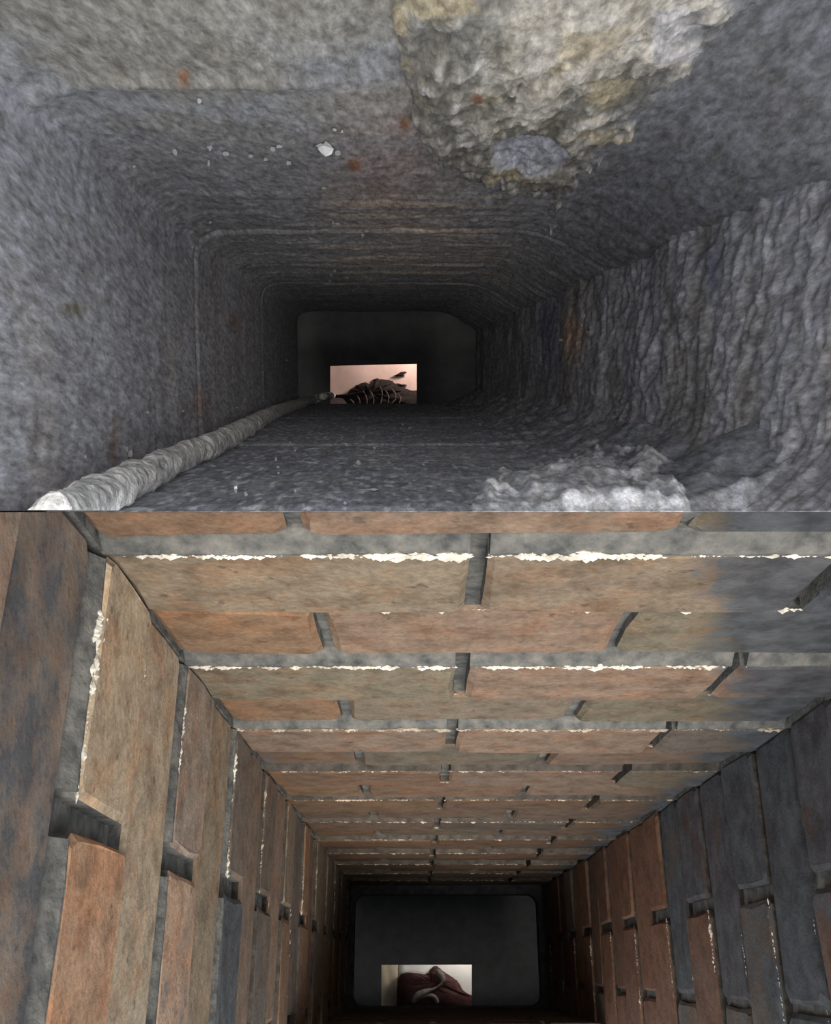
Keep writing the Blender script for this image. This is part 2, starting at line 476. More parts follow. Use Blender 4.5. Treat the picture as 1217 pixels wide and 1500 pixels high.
# end collar and smoke chamber of the dirty flue
def frame(fl, name, uo, vo, ui, vi, s, mat, rad=0.02, parent=None):
    """flat rectangular ring, outer rectangle square, inner one with rounded corners"""
    inner = []
    for (cu, cv, a0) in ((ui[1] - rad, vi[1] - rad, 0), (ui[0] + rad, vi[1] - rad, 90), (ui[0] + rad, vi[0] + rad, 180), (ui[1] - rad, vi[0] + rad, 270)):
        for t in range(0, 91, 15):
            a = math.radians(a0 + t); inner.append((cu + rad * math.cos(a), cv + rad * math.sin(a)))
    outer = []
    cu, cv = (ui[0] + ui[1]) / 2, (vi[0] + vi[1]) / 2
    for (a, b) in inner:
        du, dv = a - cu, b - cv
        k = min(((uo[1] if du > 0 else uo[0]) - cu) / du if abs(du) > 1e-9 else 1e9, ((vo[1] if dv > 0 else vo[0]) - cv) / dv if abs(dv) > 1e-9 else 1e9)
        outer.append((cu + du * k, cv + dv * k))
    n = len(inner); v = []; f = []
    for ring, sv_ in ((outer, s[0]), (inner, s[0]), (inner, s[1]), (outer, s[1])):
        v += [fl.P(a, b, sv_) for a, b in ring]
    for r in range(4):
        r2 = (r + 1) % 4
        for i in range(n):
            j = (i + 1) % n
            f.append((r * n + i, r * n + j, r2 * n + j, r2 * n + i))
    o = mesh_from(name, v, f, mat, parent); recalc(o)
    return o

def open_box(fl, name, u, v, s, mat, th=0.02):
    """chamber open towards the viewer: four sides as one shell"""
    o1 = [(u[0] - th, v[0] - th), (u[1] + th, v[0] - th), (u[1] + th, v[1] + th), (u[0] - th, v[1] + th)]
    i1 = [(u[0], v[0]), (u[1], v[0]), (u[1], v[1]), (u[0], v[1])]
    vv = [fl.P(a, b, q) for ring, q in ((o1, s[0]), (i1, s[0]), (i1, s[1]), (o1, s[1])) for a, b in ring]
    f = []
    for r in range(4):
        for i in range(4):
            j = (i + 1) % 4
            f.append((r * 4 + i, r * 4 + j, ((r + 1) % 4) * 4 + j, ((r + 1) % 4) * 4 + i))
    o = mesh_from(name, vv, f, mat); recalc(o)
    return o

def hole_plate(fl, name, uo, vo, px, s, th, mat):
    """plate across the chamber with the throat cut in it; px = throat corners as sighted from the top"""
    i1 = [tuple(fl.sight(x, y, 2, s)[:2]) for x, y in px]
    o1 = [(uo[0], vo[0]), (uo[1], vo[0]), (uo[1], vo[1]), (uo[0], vo[1])]
    vv = [fl.P(a, b, q) for ring, q in ((o1, s), (i1, s), (i1, s + th), (o1, s + th)) for a, b in ring]
    f = []
    for r in range(4):
        for i in range(4):
            j = (i + 1) % 4
            f.append((r * 4 + i, r * 4 + j, ((r + 1) % 4) * 4 + j, ((r + 1) % 4) * 4 + i))
    o = mesh_from(name, vv, f, mat); recalc(o)
    return o

structure(frame(UP, 'trim_1', (UL - 0.05, UR + 0.05), (UB - 0.02, UT + 0.05), (UL + 0.002, UR - 0.002), (UB - 0.0005, UT - 0.002), (S_END_U, S_END_U + 0.012), M_BACK, 0.025),
          'rounded dark end of the last liner section in the dirty flue')
SHU, SFU = 2.92, 3.16
structure(open_box(UP, 'smoke_chamber', (-0.30, 0.36), (-0.17, 0.24), (S_END_U + 0.013, SHU), M_DARK), 'black smoke chamber below the dirty flue')
structure(hole_plate(UP, 'floor', (-0.32, 0.38), (-0.19, 0.26), [(483.5, 602), (610.5, 602), (610.5, 533), (483.5, 536)], SHU + 0.001, 0.012, M_DARK), 'black smoke shelf with the lit throat of the dirty flue')
structure(open_box(UP, 'firebox', (-0.30, 0.36), (-0.17, 0.24), (SHU + 0.014, SFU), M_COLLAR), 'firebox walls below the dirty flue')
structure(flue_box(UP, 'floor', (-0.32, 0.38), (-0.19, 0.26), (SFU + 0.001, SFU + 0.03), M_COLLAR), 'hearth under the dirty flue')

# ================================================================== STRUCTURE: the brick flue (lower half of the picture)
def joint(k):
    """bed joint above course k: wide under the proud upper courses, thin further down"""
    if k % 2: return 0.006
    return 0.016 if k <= 2 else 0.013 if k == 4 else 0.008 if k < 10 else 0.006
def course(k):
    return S0 + DS * k + joint(k) / 2, S0 + DS * (k + 1) - joint(k + 1) / 2

TAN = [(0.46, 0.355, 0.24), (0.42, 0.33, 0.23), (0.44, 0.325, 0.22), (0.40, 0.32, 0.215)]
PINK = [(0.47, 0.31, 0.21), (0.45, 0.29, 0.20), (0.43, 0.30, 0.215)]
ORANGE = [(0.50, 0.295, 0.16), (0.46, 0.265, 0.145), (0.43, 0.25, 0.145)]
OLIVE = [(0.38, 0.315, 0.20), (0.36, 0.30, 0.20), (0.34, 0.285, 0.20)]
RED = [(0.39, 0.18, 0.10), (0.36, 0.165, 0.09), (0.33, 0.165, 0.10)]
GREYB = [(0.27, 0.22, 0.18), (0.30, 0.23, 0.18)]

def brick(pos, c0, c1, s0, s1, h, depth, parent, color, soot, seed, tone=0.48, ch=0.004):
    """pos(c, n, s) -> world, n = height into the flue; rounded, slightly irregular stretcher"""
    r = random.Random(seed)
    j = lambda a: r.uniform(-a, a)
    q = 0.006
    cm, sm = (c0 + c1) / 2 + j(0.02), (s0 + s1) / 2 + j(0.01)
    out = [(c0 + q, s0), (cm, s0), (c1 - q, s0), (c1, s0 + q), (c1, sm), (c1, s1 - q), (c1 - q, s1), (cm, s1), (c0 + q, s1), (c0, s1 - q), (c0, sm), (c0, s0 + q)]
    out = [(a + j(0.0016), b + j(0.0012)) for a, b in out]
    ca, cb = (c0 + c1) / 2, (s0 + s1) / 2
    inn = []
    for a, b in out:
        k = ch * r.uniform(0.7, 1.6)
        inn.append((a - math.copysign(min(k, abs(a - ca)), a - ca), b - math.copysign(min(k, abs(b - cb)), b - cb)))
    tl, ts = j(0.0016), j(0.0012)
    v = []
    for a, b in out: v.append(pos(a, -depth, b))
    for a, b in out: v.append(pos(a, h - ch * 0.8, b))
    for a, b in inn: v.append(pos(a, h + tl * (a - ca) / 0.1 + ts * (b - cb) / 0.05 + j(0.0004), b))
    n = 12; f = []
    for k in range(2):
        for i in range(n):
            f.append((k * n + i, k * n + (i + 1) % n, (k + 1) * n + (i + 1) % n, (k + 1) * n + i))
    f.append(tuple(range(2 * n, 3 * n))); f.append(tuple(range(n - 1, -1, -1)))
    o = mesh_from('brick', v, f, M_BRICK, parent)
    o.data.materials.append(M_MORTAR if s0 < S0 + 4.5 * DS else M_MORTAR2)                       # mortar coat on bed and end faces, darkened to stand in for joint shade
    for p in o.data.polygons[:n]: p.material_index = 1
    recalc(o)
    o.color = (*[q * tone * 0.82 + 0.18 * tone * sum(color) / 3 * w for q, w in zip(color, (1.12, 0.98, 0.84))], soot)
    return o

def bead(pos, c0, c1, s, h, parent, seed, amp=1.0, cover=0.6, hot=None, pale=True):
    """ragged line of pale mortar left along the upper edge of a course"""
    r = np.random.RandomState(seed)
    L = c1 - c0
    n = max(6, int(L / 0.0022))
    t = np.linspace(0, 1, n); cc = c0 + t * L
    w = fbm(cc / 0.05 + seed * 3.1, cc * 0 + seed, seed, 2); w2 = fbm(cc / 0.0065 + seed, cc * 0 + 2.5 * seed, seed + 3, 3)
    rad = amp * 0.0030 * np.clip((w - (1 - cover) + 0.12) * 3.2, 0, 1) * np.clip(2.6 * w2 - 0.62, 0.05, 2) * (hot(cc) if hot else 1.0)
    v = []; f = []
    OCT = ((1, 0, 0), (0, 1, 0), (-1, 0, 0), (0, -1, 0), (0, 0, 1), (0, 0, -1))
    for i in range(n):
        if rad[i] < 0.0005: continue
        for rep in range(1 + int(rad[i] / 0.0017)):
            q = min(0.0021, rad[i] * (0.35 + 0.75 * r.rand())); lg = q * (1.2 + 1.6 * r.rand())
            cx, hx, sx = cc[i] + (r.rand() - 0.5) * 0.003, h - 0.0012 + (r.rand() - 0.5) * q, s + 0.0012 + (r.rand() - 0.45) * rad[i] * 2.2
            b = len(v)
            for (x, y, z) in OCT:
                k = 0.7 + 0.6 * r.rand()
                v.append(pos(cx + x * lg * k, hx + z * q * k, sx + y * q * 1.15 * k))
            for (i0, i1) in ((0, 1), (1, 2), (2, 3), (3, 0)):
                f.append((b + i0, b + i1, b + 4)); f.append((b + i1, b + i0, b + 5))
    if len(f) < 4: return None
    o = mesh_from('mortar_bead', v, f, M_BEAD if pale else M_BEAD2, parent, False)
    recalc(o)
    return o

def bed(pos, c0, c1, s0, jw, h, parent):
    """sloping bed of grey mortar from the joint up to the proud upper edge of a course"""
    n = max(4, int((c1 - c0) / 0.02)); v = []; f = []
    for i in range(n + 1):
        c = c0 + (c1 - c0) * i / n
        w = 0.0016 * (vnoise(np.array(c / 0.012), np.array(s0 * 40), 3) - 0.5)
        for (a, b) in ((-0.012, s0 - jw - 0.001), (-0.0055 + w, s0 - jw - 0.001), (h - 0.0012 + w, s0 - 0.0012), (h - 0.0012 + w, s0 + 0.0022 + w), (-0.012, s0 + 0.0022)):
            v.append(pos(c, float(a), float(b)))
    for i in range(n):
        for k in range(5):
            f.append((i * 5 + k, i * 5 + (k + 1) % 5, i * 5 + 5 + (k + 1) % 5, i * 5 + 5 + k))
    f.append((4, 3, 2, 1, 0)); f.append(tuple(n * 5 + k for k in range(5)))
    o = mesh_from('mortar_bed', v, f, M_MORTAR if s0 < S0 + 4.5 * DS else M_MORTAR2, parent); recalc(o)
    return o

P_T = lambda c, n, s: LO.P(c, LT - n, s)        # brick face seen overhead in the picture
P_L = lambda c, n, s: LO.P(LL + n, c, s)
P_R = lambda c, n, s: LO.P(LR - n, c, s)
P_B = lambda c, n, s: LO.P(c, LB + n, s)

KF = 15                                                   # near wall backing starts here, its unseen top left open to let daylight in
FRONT_TOP = S0 + DS * KF
wall_left2 = structure(flue_box(LO, 'wall_left', (LL - 0.075, LL - 0.010), (LB - 0.05, LT + 0.07), (0.36, S_END_L), M_MORTAR), 'brick side wall of the clean flue with long upright courses')
keep_below(wall_left2)
wall_right2 = structure(flue_box(LO, 'wall_right', (LR + 0.009, LR + 0.075), (LB - 0.05, LT + 0.009), (0.44, S_END_L), M_MORTAR), 'dark sooty brick side wall of the clean flue')
keep_below(wall_right2)
wall_front2 = structure(flue_box(LO, 'wall_front', (LL - 0.009, LR + 0.009), (LB - 0.06, LB - 0.009), (FRONT_TOP, S_END_L), M_MORTAR), 'near brick wall of the clean flue')

# --- overhead face, children of the dividing wall
ceil_cols = {(-1, 0): ('O', .34), (-1, 1): ('P', .30), (-1, 2): ('L', .40), (0, 0): ('T', .36), (0, 1): ('T', .34), (1, 0): ('O', .42), (1, 1): ('P', .28), (1, 2): ('L', .36),
             (2, 0): ('L', .34), (2, 1): ('P', .34), (3, 0): ('O', .38), (3, 1): ('T', .34), (3, 2): ('L', .38), (4, 0): ('P', .34), (4, 1): ('P', .30), (5, 0): ('O', .46), (5, 1): ('L', .30)}
PAL = {'O': ORANGE, 'P': PINK, 'L': OLIVE, 'T': TAN, 'R': RED, 'G': GREYB}
sd = 100
for k in range(-1, NK):
    s0, s1 = course(k)
    if k == -1: s0 = 0.500
    even = k % 2 == 0
    h = (0.006 if even else 0.0) + random.uniform(-0.0012, 0.0012)
    cuts = [LL, 0.039, 0.264, LR] if even else [LL, -0.0685, 0.156, LR]
    for i, (c0, c1) in enumerate(zip(cuts[:-1], cuts[1:])):
        sd += 1
        g = 0.0055 + random.uniform(-0.0015, 0.0015)
        key, soot = ceil_cols.get((k, i), (random.Random(sd).choice('PTLPOG' if i else 'OPO'), random.Random(sd * 3).uniform(.30, .42)))
        dr = random.uniform(-0.007, 0.007) if i else 0
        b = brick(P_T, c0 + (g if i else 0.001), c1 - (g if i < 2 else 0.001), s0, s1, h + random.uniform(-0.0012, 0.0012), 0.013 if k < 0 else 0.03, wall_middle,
                  random.Random(sd).choice(PAL[key]), soot + 0.04, sd, 0.53 if k < 3 else 0.46 if k < 5 else 0.34 if k < 8 else 0.25)  # tone drops with depth: fading daylight put into the brick colour
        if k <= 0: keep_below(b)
    if k >= 0 and even:
        for i, (c0, c1) in enumerate(zip(cuts[:-1], cuts[1:])):
            bed(P_T, c0 + (0.006 if i else 0), c1 - (0.006 if i < 2 else 0), s0, joint(k), h, wall_middle)
    if k >= 0:
        for c0, c1 in zip(cuts[:-1], cuts[1:]):
            cov = (0.86 if even else 0.66) - (0.25 if c0 > 0.2 else 0) - (0.2 if c1 < -0.05 else 0)
            bead(P_T, c0 + 0.006, c1 - 0.006, s0 + 0.001, h, wall_middle, sd + k, (1.0 if k == 0 else 0.75 if k < 6 else 0.5) if even else (0.6 if k < 6 else 0.45), cov,
                 (lambda q: 0.55 + 1.3 * np.exp(-((q - 0.01) / 0.035) ** 2) + 0.9 * np.exp(-((q - 0.09) / 0.03) ** 2)) if k == 0 else None, k < 3)

# --- west face
for k in range(-2, NK):
    s0, s1 = course(k)
    even = k % 2 == 0
    h = (0.004 if even else 0.0) + random.uniform(-0.001, 0.001)
    top = LT - (0.002 if k > 0 else 0.004)
    segs = [(0.086, top), (LB - 0.02, 0.068)] if even else [(-0.062, top), (LB - 0.02, -0.074)]
    for i, (c0, c1) in enumerate(segs):
        sd += 1
        r = random.Random(sd)
        key = {(0, 0): 'T', (0, 1): 'O', (1, 0): 'T', (2, 0): 'G', (2, 1): 'P', (3, 0): 'T', (4, 0): 'G', (4, 1): 'G', (5, 0): 'P', (-1, 0): 'G', (-2, 0): 'G'}.get((k, i), r.choice('TPGTO'))
        soot = {(0, 0): .30, (0, 1): .38, (1, 0): .37, (2, 0): .34, (2, 1): .46, (4, 1): .66, (-1, 0): .53, (5, 0): .38}.get((k, i), r.uniform(.32, .46))
        b = brick(P_L, c0, c1, s0, s1, h, 0.03, wall_left2, r.choice(PAL[key]), soot + 0.02, sd, 1.05 if k < 3 else 0.85 if k < 3 else 0.62 if k < 5 else 0.46)  # near courses lightened, deep ones darkened: light falloff put into the tone
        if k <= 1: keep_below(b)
        if even and k >= 0: bed(P_L, c0 + 0.003, c1 - 0.004, s0, joint(k), h, wall_left2)
        if k >= 0 and i == 0:
            bead(P_L, max(c0, -0.06), c1 - 0.03, s0 + 0.001, h, wall_left2, sd, (1.0 if k == 0 else 0.6), 0.62 if even else 0.52,
                 (lambda q: 0.4 + 1.9 * np.exp(-((q - 0.185) / 0.025) ** 2)) if k == 0 else None, k < 5)

for name_parent, uu in ((wall_left2, (LL - 0.0098, LL + 0.0008)), (wall_right2, (LR - 0.0008, LR + 0.0088))):
    cb = flue_box(LO, 'corner_mortar', uu, (LT - 0.0035, LT + 0.0088), (0.50, S_END_L), M_MORTAR, name_parent)
    keep_below(cb)

# --- east face
for k in range(-1, NK):
    s0, s1 = course(k)
    odd = k % 2 == 1
    h = (0.003 if odd else 0.0) + random.uniform(-0.001, 0.001)
    top = LT - 0.003
    segs = [(0.086, top), (LB - 0.02, 0.070)] if odd else [(-0.03, top), (LB - 0.02, -0.04)]
    for i, (c0, c1) in enumerate(segs):
        sd += 1
        r = random.Random(sd)
        key = r.choice('RRGRO') if k >= 9 else r.choice('GRG')
        if k in (9, 10, 11, 12): key = 'R'
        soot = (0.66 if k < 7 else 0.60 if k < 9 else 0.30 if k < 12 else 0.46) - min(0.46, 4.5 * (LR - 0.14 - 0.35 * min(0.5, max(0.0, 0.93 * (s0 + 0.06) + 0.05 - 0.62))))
        if i == 1: soot -= 0.14
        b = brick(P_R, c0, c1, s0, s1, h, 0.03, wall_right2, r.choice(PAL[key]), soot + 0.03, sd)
        if k <= 1: keep_below(b)
    if k > 3:
        bead(P_R, -0.06, 0.07 if odd else 0.05, s0 + 0.001, h, wall_right2, sd, 0.6, 0.62, None, k < 9)

# --- near face, only its deep part is in view
for k in range(5, NK):
    s0, s1 = course(k)
    cuts = [LL, 0.039, 0.264, LR] if k % 2 == 0 else [LL, -0.0685, 0.156, LR]
    for i, (c0, c1) in enumerate(zip(cuts[:-1], cuts[1:])):
        if k < (9, 12, 14)[i]: continue                   # unseen top stepped to grade the sunlight on the bricks opposite
        sd += 1
        brick(P_B, c0 + 0.005, c1 - 0.005, s0, s1, 0.0, 0.03, wall_front2, random.Random(sd).choice(GREYB), 0.4, sd)

structure(frame(LO, 'trim_2', (LL - 0.05, LR + 0.05), (LB - 0.05, LT + 0.05), (LL - 0.004 + 0.012, LR - 0.012), (LB + 0.001, LT - 0.022), (S_END_L + 0.001, S_END_L + 0.06), M_COLLAR, 0.03),
          'grey clay collar round the black end of the brick flue')
SHL, SFL = S_END_L + 0.40, S_END_L + 0.62
structure(open_box(LO, 'smoke_chamber', (-0.30, 0.50), (-0.20, 0.32), (S_END_L + 0.062, SHL), M_DARK), 'black smoke chamber below the brick flue')
structure(hole_plate(LO, 'floor', (-0.32, 0.52), (-0.22, 0.34), [(558.5, 1477), (691, 1477), (691, 1413), (558.5, 1413.5)], SHL + 0.001, 0.012, M_DARK), 'black smoke shelf with the lit throat of the brick flue')
structure(open_box(LO, 'firebox', (-0.30, 0.50), (-0.20, 0.32), (SHL + 0.014, SFL), M_COLLAR), 'firebox walls below the brick flue')
structure(flue_box(LO, 'floor', (-0.32, 0.52), (-0.22, 0.34), (SFL + 0.001, SFL + 0.03), M_COLLAR), 'hearth under the brick flue')

# ================================================================== THINGS
def thing(o, label, cat, group=None):
    o['label'] = label; o['category'] = cat
    if group: o['group'] = group
    return o

# room light falling into each firebox through its front opening, out of sight below the smoke shelf
def room_light(fl, u, v, s, target, energy, color, size):
    ld = bpy.data.lights.new('room_light', 'AREA'); ld.energy = energy; ld.color = color; ld.size = size
    o = bpy.data.objects.new('room_light', ld); COL.objects.link(o)
    p = Vector(fl.P(u, v, s)); t = Vector(fl.P(*target))
    o.location = p; o.rotation_euler = (t - p).to_track_quat('-Z', 'Y').to_euler()
room_light(UP, 0.22, 0.14, SHU + 0.06, (0.0, -0.03, SFU), 1.0, (1.0, 0.80, 0.72), 0.10)
room_light(LO, 0.24, 0.16, SHL + 0.06, (0.03, -0.03, SFL), 0.46, (1.0, 0.93, 0.86), 0.10)

# --- dust sheets on the hearths
def sheet(fl, name, px, s, th, mat):
    r = [fl.sight(x, y, 2, s)[:2] for x, y in px]
    n = 12
    g = []; f = []
    for q in (0, 1):
        for i in range(n + 1):
            for j in range(n + 1):
                a, b = i / n, j / n
                p = (r[0] * (1 - a) + r[1] * a) * (1 - b) + (r[3] * (1 - a) + r[2] * a) * b
                wv = 0.004 * math.sin(7 * a + 3 * b) * math.sin(5 * b + 1)
                g.append(fl.P(p[0], p[1], s - 0.005 - (th if q == 0 else 0) - abs(wv) * (1 if q == 0 else 0.4)))
    m = n + 1
    for q in (0, 1):
        for i in range(n):
            for j in range(n):
                a = q * m * m + i * m + j
                f.append((a, a + 1, a + m + 1, a + m))
    rim = [i * m for i in range(n)] + [n * m + j for j in range(n)] + [i * m + n for i in range(n, 0, -1)] + [j for j in range(n, 0, -1)]
    for a, b in zip(rim, rim[1:] + rim[:1]):
        f.append((a, b, b + m * m, a + m * m))
    o = mesh_from(name, g, f, mat, None, True); recalc(o)
    return o
M_SHEET = mat_noisy('pinkish_paper', (0.55, 0.42, 0.37), (0.72, 0.56, 0.50), 14, 0.3, 0.002, 0.9)
M_BEIGE = mat_noisy('beige_cloth', (0.50, 0.42, 0.32), (0.58, 0.50, 0.38), 30, 0.3, 0.002, 0.9)
M_PAPER = mat_noisy('white_paper', (0.70, 0.68, 0.64), (0.80, 0.78, 0.75), 20, 0.2, 0.002, 0.9)
thing(sheet(UP, 'dust_sheet', [(472, 618), (622, 618), (622, 522), (472, 522)], SFU, 0.003, M_SHEET), 'pinkish paper sheet at the bottom of the sooty flue, seen through its throat', 'sheet')
thing(sheet(LO, 'dust_sheet', [(584, 1490), (702, 1490), (702, 1402), (584, 1402)], SFL, 0.003, M_PAPER), 'white sheet under the dark maroon heap at the foot of the brick flue', 'sheet')
thing(sheet(LO, 'dust_sheet', [(548, 1490), (583.5, 1490), (583.5, 1402), (548, 1402)], SFL, 0.003, M_BEIGE), 'beige strip of cloth beside the white sheet at the foot of the brick flue', 'cloth')

# --- heaps
def heap(fl, name, px, s, height, mat, seed, parent=None, rough=1.0):
    """solid mound with the outline px, rising towards the viewer"""
    r = random.Random(seed)
    pts = [np.array(fl.sight(x, y, 2, s)[:2]) for x, y in px]
    dense = []
    for a, b in zip(pts, pts[1:] + pts[:1]):
        for t in (0, 1 / 3, 2 / 3):
            dense.append(a * (1 - t) + b * t + np.array([r.uniform(-1, 1), r.uniform(-1, 1)]) * 0.0016 * rough)
    c = sum(dense) / len(dense)
    n = len(dense); rings = [(1.0, 0.0), (0.97, 0.35), (0.85, 0.62), (0.66, 0.82), (0.42, 0.95), (0.2, 1.0)]
    v = []; f = []
    for k, (sc, hh) in enumerate(rings):
        for p in dense:
            q = c + (p - c) * sc
            v.append(fl.P(q[0], q[1], s - height * hh * (1 + (r.uniform(-.22, .22) * rough if k else 0))))
    v.append(fl.P(c[0], c[1], s - height))
    for k in range(len(rings) - 1):
        for i in range(n):
            f.append((k * n + i, k * n + (i + 1) % n, (k + 1) * n + (i + 1) % n, (k + 1) * n + i))
    b = (len(rings) - 1) * n
    for i in range(n): f.append((b + i, b + (i + 1) % n, len(v) - 1))
    f.append(tuple(range(n - 1, -1, -1)))
    o = mesh_from(name, v, f, mat, parent, True); recalc(o)
    return o

def tube(pts, rad, m=8, twist=0, bumps=0.0, seed=0, lump=None):
    """pts: world points; rad: number or list"""
    P = [Vector(p) for p in pts]; n = len(P)
    R = rad if hasattr(rad, '__len__') else [rad] * n
    v = []; f = []
    up = Vector((0.3, 1, 0.2)).normalized()
    for i in range(n):
        t = (P[min(i + 1, n - 1)] - P[max(i - 1, 0)]).normalized()
        a = (up - t * up.dot(t)).normalized(); b = t.cross(a)
        for k in range(m):
            th = 2 * math.pi * k / m
            q = R[i] * (1 + bumps * math.cos(3 * th + twist * i) + (lump[i, k] if lump is not None else 0.0))
            v.append(P[i] + a * math.cos(th) * q + b * math.sin(th) * q)
    for i in range(n - 1):
        for k in range(m):
            f.append((i * m + k, i * m + (k + 1) % m, (i + 1) * m + (k + 1) % m, (i + 1) * m + k))
    f.append(tuple(range(m - 1, -1, -1))); f.append(tuple((n - 1) * m + k for k in range(m)))
    return [tuple(q) for q in v], f

def smooth_path(pts, n):
    pts = [Vector(p) for p in pts]
    out = []
    ext = [pts[0] * 2 - pts[1]] + pts + [pts[-1] * 2 - pts[-2]]
    for i in range(1, len(ext) - 2):
        for k in range(n):
            t = k / n
            a, b, c, d = ext[i - 1:i + 3]
            out.append(0.5 * ((2 * b) + (c - a) * t + (2 * a - 5 * b + 4 * c - d) * t * t + (3 * b - a - 3 * c + d) * t ** 3))
    out.append(pts[-1])
    return out

M_HEAP = mat_noisy('soot_heap', (0.007, 0.005, 0.005), (0.024, 0.017, 0.015), 120, 0.7, 0.004)
M_MAROON = mat_noisy('maroon_heap', (0.035, 0.012, 0.011), (0.075, 0.028, 0.026), 60, 0.5, 0.004)
M_STRAND = mat_noisy('ash_strand', (0.04, 0.035, 0.035), (0.13, 0.11, 0.10), 100)
M_STRAP = mat_noisy('grey_strip', (0.07, 0.06, 0.055), (0.20, 0.175, 0.165), 60)
def cpx(q): return (400 + q[0] / 3.579, 420 + q[1] / 3.577)
hp = [cpx(q) for q in [(305, 572), (345, 566), (388, 560), (405, 540), (428, 522), (455, 508), (480, 503), (505, 508), (528, 498), (545, 484), (575, 490), (600, 487), (625, 496), (645, 512), (672, 530), (715, 540), (760, 545), (765, 625), (735, 640), (560, 648), (400, 640), (385, 612), (372, 590), (340, 580), (305, 586)]]
t = heap(UP, 'soot_heap', hp, SFU - 0.013, 0.045, M_HEAP, 5)
thing(t, 'dark soot heap with pale curved strands on the pinkish sheet below the dirty flue', 'soot heap')
def px_pts(fl, pxs, s): return [fl.P(*fl.sight(x, y, 2, s)) for x, y in pxs]
for st in ([(470, 545), (485, 570), (492, 600), (488, 622)], [(500, 540), (520, 565), (527, 600), (520, 625)], [(440, 570), (452, 592), (455, 615)], [(560, 520), (572, 560), (566, 600), (560, 622)],
           [(620, 535), (640, 560), (640, 590), (620, 612)], [(405, 590), (420, 605), (425, 622)], [(590, 545), (605, 575), (600, 615)], [(655, 560), (668, 585), (660, 612)]):
    pts = smooth_path(px_pts(UP, [cpx(q) for q in st], SFU - 0.062), 5)
    v, f = tube(pts, [0.0016 * (0.5 + 0.5 * math.sin(math.pi * (i + 1) / (len(pts) + 1))) + 0.0006 for i in range(len(pts))], 6)
    mesh_from('strand', v, f, M_STRAND, t, True)
for st in ([(535, 490), (575, 482), (640, 505), (700, 532), (640, 520), (580, 505)], [(620, 468), (655, 458), (668, 444), (702, 446), (682, 458), (690, 470), (660, 472)], [(640, 500), (672, 512), (705, 516), (668, 520)], [(520, 486), (548, 476), (560, 490), (535, 500)]):
    heap(UP, 'soot_flake', [cpx(q) for q in st], SFU - 0.013, 0.010, M_HEAP, len(st) + int(st[0][0]), t)

def cpl(q): return (480 + q[0] / 3.381, 1280 + q[1] / 3.382)
hp = [cpl(q) for q in [(340, 690), (342, 620), (343, 560), (347, 522), (360, 500), (382, 489), (425, 490), (465, 496), (500, 500), (507, 474), (520, 460), (537, 455), (555, 468), (575, 486), (610, 508), (640, 528), (656, 550), (668, 575), (690, 592), (714, 602), (735, 625), (735, 690)]]
t = heap(LO, 'maroon_heap', hp, SFL - 0.013, 0.05, M_MAROON, 9, rough=0.5)
thing(t, 'dark maroon heap with a curled grey strip on the white sheet below the brick flue', 'heap')
pts = smooth_path(px_pts(LO, [cpl(q) for q in [(418, 632), (440, 606), (480, 585), (520, 572), (548, 556), (568, 532), (566, 508), (548, 486), (536, 478)]], SFL - 0.072), 5)
v, f = tube(pts, [0.007 + 0.004 * math.sin(i * 0.25) for i in range(len(pts))], 8)
mesh_from('curled_strip', v, f, M_STRAP, t, True)
pts = smooth_path(px_pts(LO, [cpl(q) for q in [(425, 632), (450, 612), (500, 600), (530, 612), (545, 640)]], SFL - 0.066), 5)
v, f = tube(pts, 0.007, 8)
mesh_from('curled_strip', v, f, M_STRAP, t, True)

# --- rope down the corner of the dirty flue
def rope():
    key = [(75, 765, .060), (130, 735, .0645), (200, 701, .0645), (265, 670, .065), (330, 643, .065), (400, 605, .065), (440, 591, .0655), (462, 584, .064)]
    pts = [UP.P(*UP.sight(x, y, 1, -h)) for x, y, h in key]
    pts += [UP.P(*UP.sight(x, y, 2, s)) for x, y, s in ((474, 580.5, 2.44), (481, 579.5, 2.7), (487, 579.5, 2.98))]
    P = smooth_path(pts, 40)
    # even spacing
    acc = [0]
    for a, b in zip(P, P[1:]): acc.append(acc[-1] + (b - a).length)
    n = 600
    Q = []
    j = 0
    for i in range(n):
        d = acc[-1] * (i / (n - 1)) ** 1.25
        while j < len(acc) - 2 and acc[j + 1] < d: j += 1
        t = (d - acc[j]) / max(1e-9, acc[j + 1] - acc[j])
        Q.append(P[j].lerp(P[j + 1], t))
    rad = []
    for i, q in enumerate(Q):
        dist = CAMZ - q.z
        rad.append((0.0108 if dist < 2.2 else 0.0088) * (1 + 0.05 * math.sin(i * 0.33) * math.cos(i * 0.071)))
    m = 20
    al = np.cumsum([0] + [(b - a).length for a, b in zip(Q, Q[1:])])[:, None]; ar = np.arange(m)[None, :]
    wrap = lambda a: np.abs(((a + m / 2) % m) - m / 2)
    lump = 0.55 * (fbm(al / 0.018, wrap(ar) / 3.0, 2, 4, 0.6) - 0.5) + 0.22 * (fbm(al / 0.006, wrap(ar) / 1.5, 7, 2) - 0.5)
    lump = lump * np.clip(1.25 - al / 1.6, 0.35, 1)
    v, f = tube(Q, rad, m, 0.5, 0.035, 3, lump)
    o = mesh_from('rope', v, f, M_ROPE, None, True); recalc(o)
    keep_above(o, 0.0008)
    return o
thing(rope(), 'pale ash-crusted rope running down the corner of the sooty flue', 'rope')

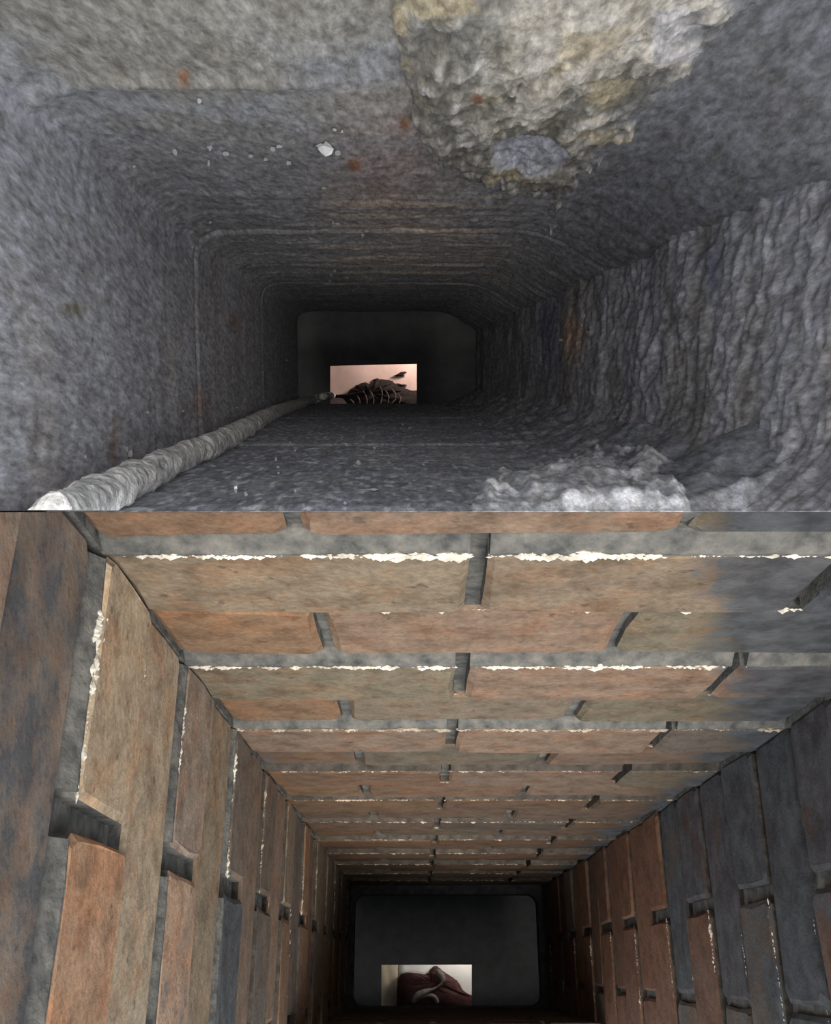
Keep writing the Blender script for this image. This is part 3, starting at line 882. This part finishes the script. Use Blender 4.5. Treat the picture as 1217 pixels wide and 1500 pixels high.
# --- white flecks stuck to the soot, parts of the walls they cling to
def fleck(parent, fl, axis, off, surf, x, y, w, h, seed):
    r = random.Random(seed)
    c = fl.sight(x, y, axis, off)
    cc = c[0] if axis == 1 else c[1]
    d = float(surf(np.array([[cc]]), np.array([[c[2]]]))[0][0, 0])
    sgn = -1 if off > 0 else 1
    lift = d + 0.0006
    n = r.choice((7, 8, 9)); out = []
    for i in range(n):
        a = 2 * math.pi * i / n
        k = r.uniform(0.55, 1.15)
        out.append((x + w / 2 * k * math.cos(a), y + h / 2 * k * math.sin(a)))
    smin = min(fl.sight(px, py, axis, off)[2] for px, py in out)
    v = []
    for q in (lift, lift + 0.0009):
        for (px, py) in out:
            p0 = fl.sight(px, py, axis, off)
            m = abs(off) / p0[2]
            t = max(0.0, (abs(off) - q - m * smin) / (m + 0.7))          # curls off the wall, facing up the flue
            p = fl.sight(px, py, axis, off + sgn * (q + 0.7 * t))
            v.append(fl.P(*p))
    f = [tuple(range(n)), tuple(range(2 * n - 1, n - 1, -1))] + [(i, (i + 1) % n, n + (i + 1) % n, n + i) for i in range(n)]
    o = mesh_from('white_fleck', v, f, M_WHITE, parent); recalc(o)

FB = [(292, 148, 7, 11), (256, 223, 8, 13), (197, 244, 5, 6), (308, 217, 6, 9), (330, 225, 16, 8), (306, 239, 5, 9), (367, 229, 7, 7), (389, 234, 8, 6), (399, 219, 12, 9), (409, 215, 12, 7),
      (423, 239, 10, 9), (477, 218, 22, 22), (470, 214, 14, 9), (495, 224, 10, 8), (490, 190, 7, 6), (501, 193, 6, 6), (305, 216, 4, 6), (308, 326, 6, 5), (482, 331, 5, 6), (495, 328, 10, 5), (488, 326, 4, 4),
      (520, 331, 6, 4), (528, 331, 4, 4), (531, 344, 5, 9), (537, 339, 8, 4), (474, 276, 8, 4), (490, 397, 5, 5), (508, 407, 6, 4), (483, 412, 4, 5), (517, 426, 4, 4), (485, 403, 4, 4)]
for i, q in enumerate(FB): fleck(wall_back, UP, 1, UT, surf_back, *q, i)
FL_ = [(282, 362, 4, 5), (191, 665, 7, 14), (186, 658, 4, 9), (216, 604, 4, 6), (125, 669, 5, 6), (268, 602, 4, 5), (347, 597, 4, 3), (420, 528, 6, 4)]
for i, q in enumerate(FL_): fleck(wall_left, UP, 0, UL, surf_west, *q, 50 + i)
FF = [(345, 716, 6, 13), (360, 724, 7, 8), (404, 672, 4, 9), (407, 684, 5, 7), (408, 693, 4, 5), (432, 660, 4, 4), (525, 677, 7, 8), (548, 656, 5, 5), (546, 717, 16, 5), (505, 737, 6, 6), (703, 622, 4, 5),
      (600, 627, 6, 4), (590, 622, 4, 4), (432, 719, 5, 6), (425, 648, 4, 4), (620, 680, 4, 4)]
for i, q in enumerate(FF): fleck(wall_middle, UP, 1, UB, surf_front, *q, 80 + i)
FR = [(855, 462, 6, 6), (852, 476, 5, 6), (860, 487, 4, 4), (822, 498, 7, 5), (847, 466, 4, 4), (865, 480, 4, 4), (825, 488, 4, 4)]
for i, q in enumerate(FR): fleck(wall_right, UP, 0, UR, surf_east, *q, 120 + i)
